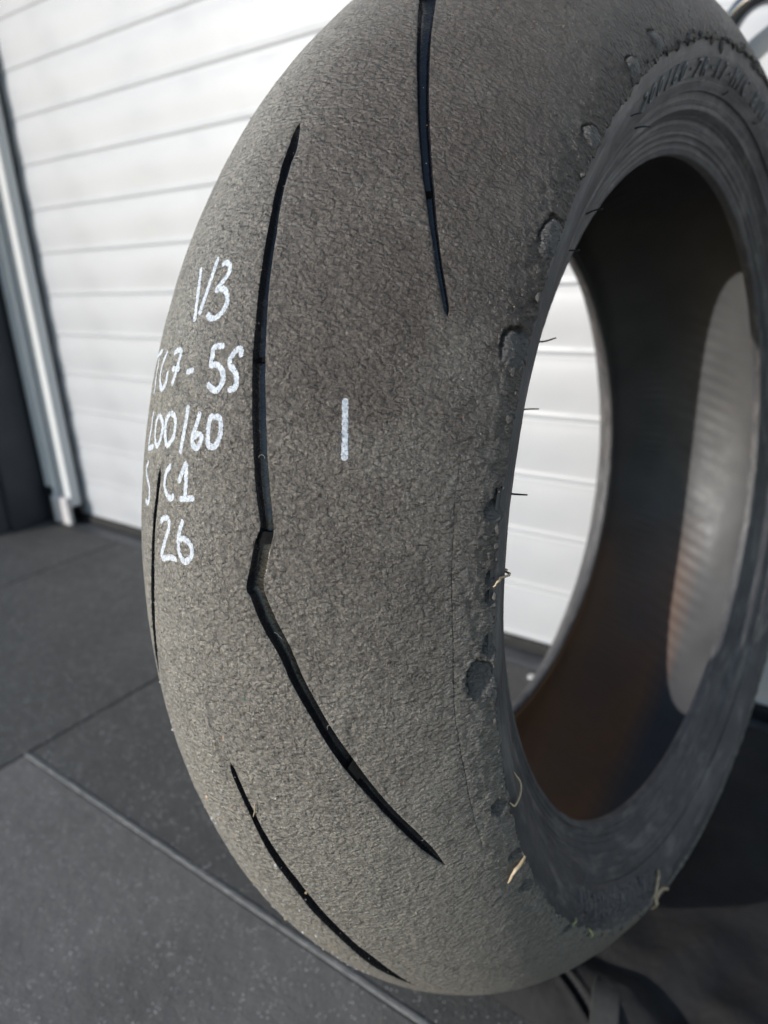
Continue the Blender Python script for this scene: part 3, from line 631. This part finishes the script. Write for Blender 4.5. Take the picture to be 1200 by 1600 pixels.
# --- white marker writing
def stroke(name, strokes, width=.0023):
    V, F, UV, E = [], [], [], []
    for si, st in enumerate(strokes):
        P = np.array([[math.radians(a)*KU, b/1000] for a, b in st]); P = catmull(P, 9)
        d = np.concatenate([[0], np.cumsum(np.hypot(*np.diff(P, axis=0).T))]); n = max(8, int(d[-1]/.00045))
        P = np.stack([np.interp(np.linspace(0, d[-1], n), d, P[:, i]) for i in (0, 1)], 1)
        T = np.gradient(P, axis=0); T /= np.maximum(np.hypot(*T.T), 1e-9)[:, None]; N = np.stack([-T[:, 1], T[:, 0]], 1)
        dd = np.linspace(0, d[-1], n); ee = np.minimum(dd, d[-1]-dd)+.0001; r = width/2
        w = r*np.sqrt(np.clip(1-(1-np.clip(ee/r, 0, 1))**2, .03, 1))*(1+.08*fbm(dd*700, dd*0+si, 91, 2))
        base = len(V)
        for i in range(n):
            for t in np.linspace(-1, 1, 9):
                p = P[i]+N[i]*w[i]*t; th = p[0]/KU; V.append(surf(th, p[1], float(height(np.array(th), np.array(p[1])))+.00010+.00003*si)); UV.append(p)
                E.append(max(abs(t), 1-min(1, ee[i]/r)*1.0)**3)
        for i in range(n-1):
            for j in range(8): F.append((base+i*9+j, base+(i+1)*9+j, base+(i+1)*9+j+1, base+i*9+j+1))
    o = uvmesh(name, V, F, UV, MPAINT, tyre)
    at = o.data.attributes.new('edge', 'FLOAT', 'POINT'); at.data.foreach_set('value', np.array(E, np.float32)); return o
NAMES = {'V': 'V', '3': '3', 'T': 'T', 'G': 'G', '7': '7', '-': 'hyphen', '5': '5', 'S': 'S', '2': '2', '0': '0', '/': 'slash', '6': '6', 'C': 'C', '1': '1'}
for ch, sts in DATA['marks']:
    o = stroke('painted_stroke' if ch == '|' else 'painted_character', sts)
    o['label'] = 'short white upright marker stroke right of the long groove' if ch == '|' else 'white handwritten %s' % NAMES[ch]

# --- grit and lint stuck to the tread
def grit(name, n, c, smin, smax, size, t0=-150, t1=-20, dens=None):
    V, F = [], []
    for k in range(n):
        th = R(random.uniform(t0, t1)); s = random.uniform(smin, smax); r = size*random.uniform(.5, 1.3)
        x0 = surf(th, s, float(height(np.array(th), np.array(s)))+.00015); b = len(V)
        for d in ((1, 0, 0), (-1, 0, 0), (0, 1, 0), (0, -1, 0), (0, 0, 1), (0, 0, -1)):
            V.append(x0+np.array(d)*r*np.array([random.uniform(.5, 1.3) for _ in range(3)]))
        for f in ((0, 2, 4), (2, 1, 4), (1, 3, 4), (3, 0, 4), (2, 0, 5), (1, 2, 5), (3, 1, 5), (0, 3, 5)): F.append(tuple(b+i for i in f))
    m = M(name+'_mineral', c, .5, .6).m
    o = mesh(name, V, F, m, tyre, False); o['kind'] = 'stuff'
grit('pale_grit', 520, (.62, .60, .56), -.04, .12, .00019); grit('pale_grit', 90, (.62, .62, .60), -.045, .04, .00042, -75, -38)
grit('orange_grit', 150, (.48, .29, .15), -.04, .12, .00026); grit('orange_grit', 40, (.55, .38, .2), -.045, .03, .0005, -72, -38)
grit('pale_grit', 26, (.66, .64, .6), -.045, .035, .0008, -70, -40); grit('orange_grit', 12, (.6, .42, .24), -.04, .05, .0008, -80, -38); grit('red_grit', 2, (.55, .08, .08), -.024, -.018, .0011, -50, -47); grit('green_grit', 1, (.06, .32, .2), .028, .03, .0008, -77, -75)
grit('dark_grit', 140, (.02, .02, .02), -.04, .12, .00035)
def lint():
    V, F = [], []
    for k in range(46):
        th = R(random.uniform(-140, -45)); s = random.uniform(-.02, .115); a = random.uniform(0, 6.28); path = []
        cv = random.uniform(-900, 900)
        for i in range(10):
            path.append(surf(th, s, float(height(np.array(th), np.array(s)))+.00022)); th += math.cos(a)*.0004/.3; s += math.sin(a)*.0004; a += cv*.0004+random.uniform(-.3, .3)
        v, f = tube(path, .00005, 4); b = len(V); V += list(v); F += [tuple(b+i for i in q) for q in f]
    o = mesh('lint', V, F, M('lint_fibre', (.55, .5, .43), .8).m, tyre); o['kind'] = 'stuff'
lint()

# ------------------------------------------------------------ dry grass caught in the tyre
MSTRAW = simple('dry_straw', (.45, .33, .20), (.62, .50, .34), 300, .6, .4)
MGREEN = simple('green_stalk', (.30, .36, .12), (.42, .45, .2), 300, .6, .4)
GL = ['dry straw blade lying across the torn shoulder of the tyre just below mid height', 'hooked dry straw blade on the shoulder edge beside the bottom of the hole', 'bent dry straw stuck in a shoulder tear, its end hanging onto the tread',
      'tall thin dry straw standing against the ribbed foot of the sidewall', 'curled dry straw blade at the bottom right edge of the tyre', 'yellow green grass stub at the foot of the sidewall', 'small pale green grass stub lowest on the tyre shoulder', 'tiny straw bit lying over the lowest thin groove']
def w3(p): return MT3@(np.asarray(p)) + np.array(tyre.location)
for i, (pts_, lab) in enumerate(zip(DATA['grass'], GL)):
    P = np.array([[R(a), b/1000] for a, b in pts_]); P = catmull(P, 6) if len(P) > 2 else np.array([P[0]*(1-t)+P[-1]*t for t in np.linspace(0, 1, 7)])
    n = len(P); lift = .0004+.0018*np.sin(np.linspace(0, math.pi*.9, n))*(0.3 if i == 7 else 1)
    Q = np.array([w3(surf(th, s, l_ + (side_h(np.array(th), np.array(s)) if s > SM else 0))) for (th, s), l_ in zip(P, lift)])
    Q = Q if i not in (3, 4) else Q
    org = Q[0].copy(); rr = .00048 if i not in (3, 4) else .0010; rr = .0008 if i in (2,) else rr; rr = .00022 if i == 7 else rr
    V, F = tube([q-org for q in Q], [rr*(1-.75*abs(2*t-1)**3) for t in np.linspace(0.03, .97, n)], 8)
    o = mesh('grass_blade', V, F, MGREEN if i in (5, 6) else MSTRAW); o.location = org; tag(o, lab, 'grass blade', 'bits of dry grass caught in the tyre')

# ------------------------------------------------------------ fabric bag under the tyre
bag = empty('fabric_bag', (.16, .02, ZF), 'dark grey fabric bag lying on the floor under the tyre with a loose webbing strap', 'bag')
def fabric_mat(name, c1, c2, wv):
    m = M(name, c1, .85, .25); v = m.co('Object'); m.col(m.ramp(m.noise(v, 30, 4), [(.3, c1), (.7, c2)]))
    wx = m.n('ShaderNodeTexWave'); wx.inputs['Scale'].default_value = wv; m.l(v, wx.inputs['Vector'])
    wy = m.n('ShaderNodeTexWave'); wy.bands_direction = 'Y'; wy.inputs['Scale'].default_value = wv; m.l(v, wy.inputs['Vector'])
    m.bump(m.math('MULTIPLY', wx.outputs['Fac'], wy.outputs['Fac']), .0005); m.bump(m.noise(v, 25, 3), .006)
    return m.m
MBAG = fabric_mat('black_nylon_fabric', (.024, .0225, .023), (.038, .036, .036), 330)
MWEB = fabric_mat('webbing', (.045, .043, .042), (.075, .072, .07), 240)
def bag_z(x, y):
    e = np.minimum(np.minimum((y+.134), (.30-y)), np.minimum((x+.030)*1.0+np.clip(-.05-y, 0, 1)*.0, (.62-x))); e = np.clip(e, 0, 1)
    z = .024*(1-np.exp(-e/.012))
    z = z+.0035*fbm(x*22+3, y*22, 101, 2)*np.clip(e/.03, 0, 1)
    for ax, ay, bx, by, wd, dp in ((.045, -.100, .078, -.120, .0018, .006), (.10, -.080, .24, -.100, .010, .005), (.13, -.08, .19, .05, .012, .005)):
        dx, dy = bx-ax, by-ay; t = np.clip(((x-ax)*dx+(y-ay)*dy)/(dx*dx+dy*dy), -.3, 1.1); d = np.hypot(x-ax-t*dx, y-ay-t*dy); z = z-dp*np.exp(-(d/wd)**2)+.4*dp*np.exp(-((d-2.2*wd)/wd)**2)
    # pressed flat under the tyre
    d = np.hypot((x-.015)/.09, y/.16); return np.minimum(np.maximum(z, .001)*1.0, .0285)*(e > 0)+np.minimum(.0, d)
def bag_mesh():
    nx, ny = 330, 220; x = np.linspace(-.030, .62, nx); y = np.linspace(-.134, .30, ny); X, Y = np.meshgrid(x, y, indexing='ij'); Z = bag_z(X, Y); Z[[0, -1], :] = 0; Z[:, [0, -1]] = 0
    V = np.stack([X-.16, Y-.02, Z+.0005], -1).reshape(-1, 3); F = [(i*ny+j, (i+1)*ny+j, (i+1)*ny+j+1, i*ny+j+1) for i in range(nx-1) for j in range(ny-1)]
    F.append(tuple([i*ny for i in range(nx)][::-1]+[j for j in range(1, ny)][:0])) if False else None
    return mesh('bag_body', V, F, MBAG, bag)
bag_mesh()
def strap(path, wid, name):
    P = catmull(path, 8); V, F = [], []; n = len(P)
    for i in range(n):
        t = P[min(i+1, n-1)]-P[max(0, i-1)]; t = t/np.linalg.norm(t); sd_ = np.cross(t, [0, 0, 1.]); sd_ /= np.linalg.norm(sd_); up_ = np.cross(sd_, t)
        for a, b in ((-1, 0), (-1, 1), (-.9, 1.25), (.9, 1.25), (1, 1), (1, 0)): V.append(P[i]+sd_*a*wid/2+up_*b*.0014-np.array([.16, .02, ZF]))
    for i in range(n-1):
        for j in range(6): F.append((i*6+j, i*6+(j+1) % 6, (i+1)*6+(j+1) % 6, (i+1)*6+j))
    F += [tuple(range(6)), tuple((n-1)*6+j for j in range(6))[::-1]]
    return mesh(name, V, F, MWEB, bag, False)
strap([(.082, -.070, ZF+.008), (.079, -.086, ZF+.019), (.079, -.098, ZF+.0265), (.083, -.114, ZF+.0265), (.090, -.138, ZF+.016), (.098, -.165, ZF+.003), (.106, -.20, ZF+.0015)], .019, 'webbing_strap')
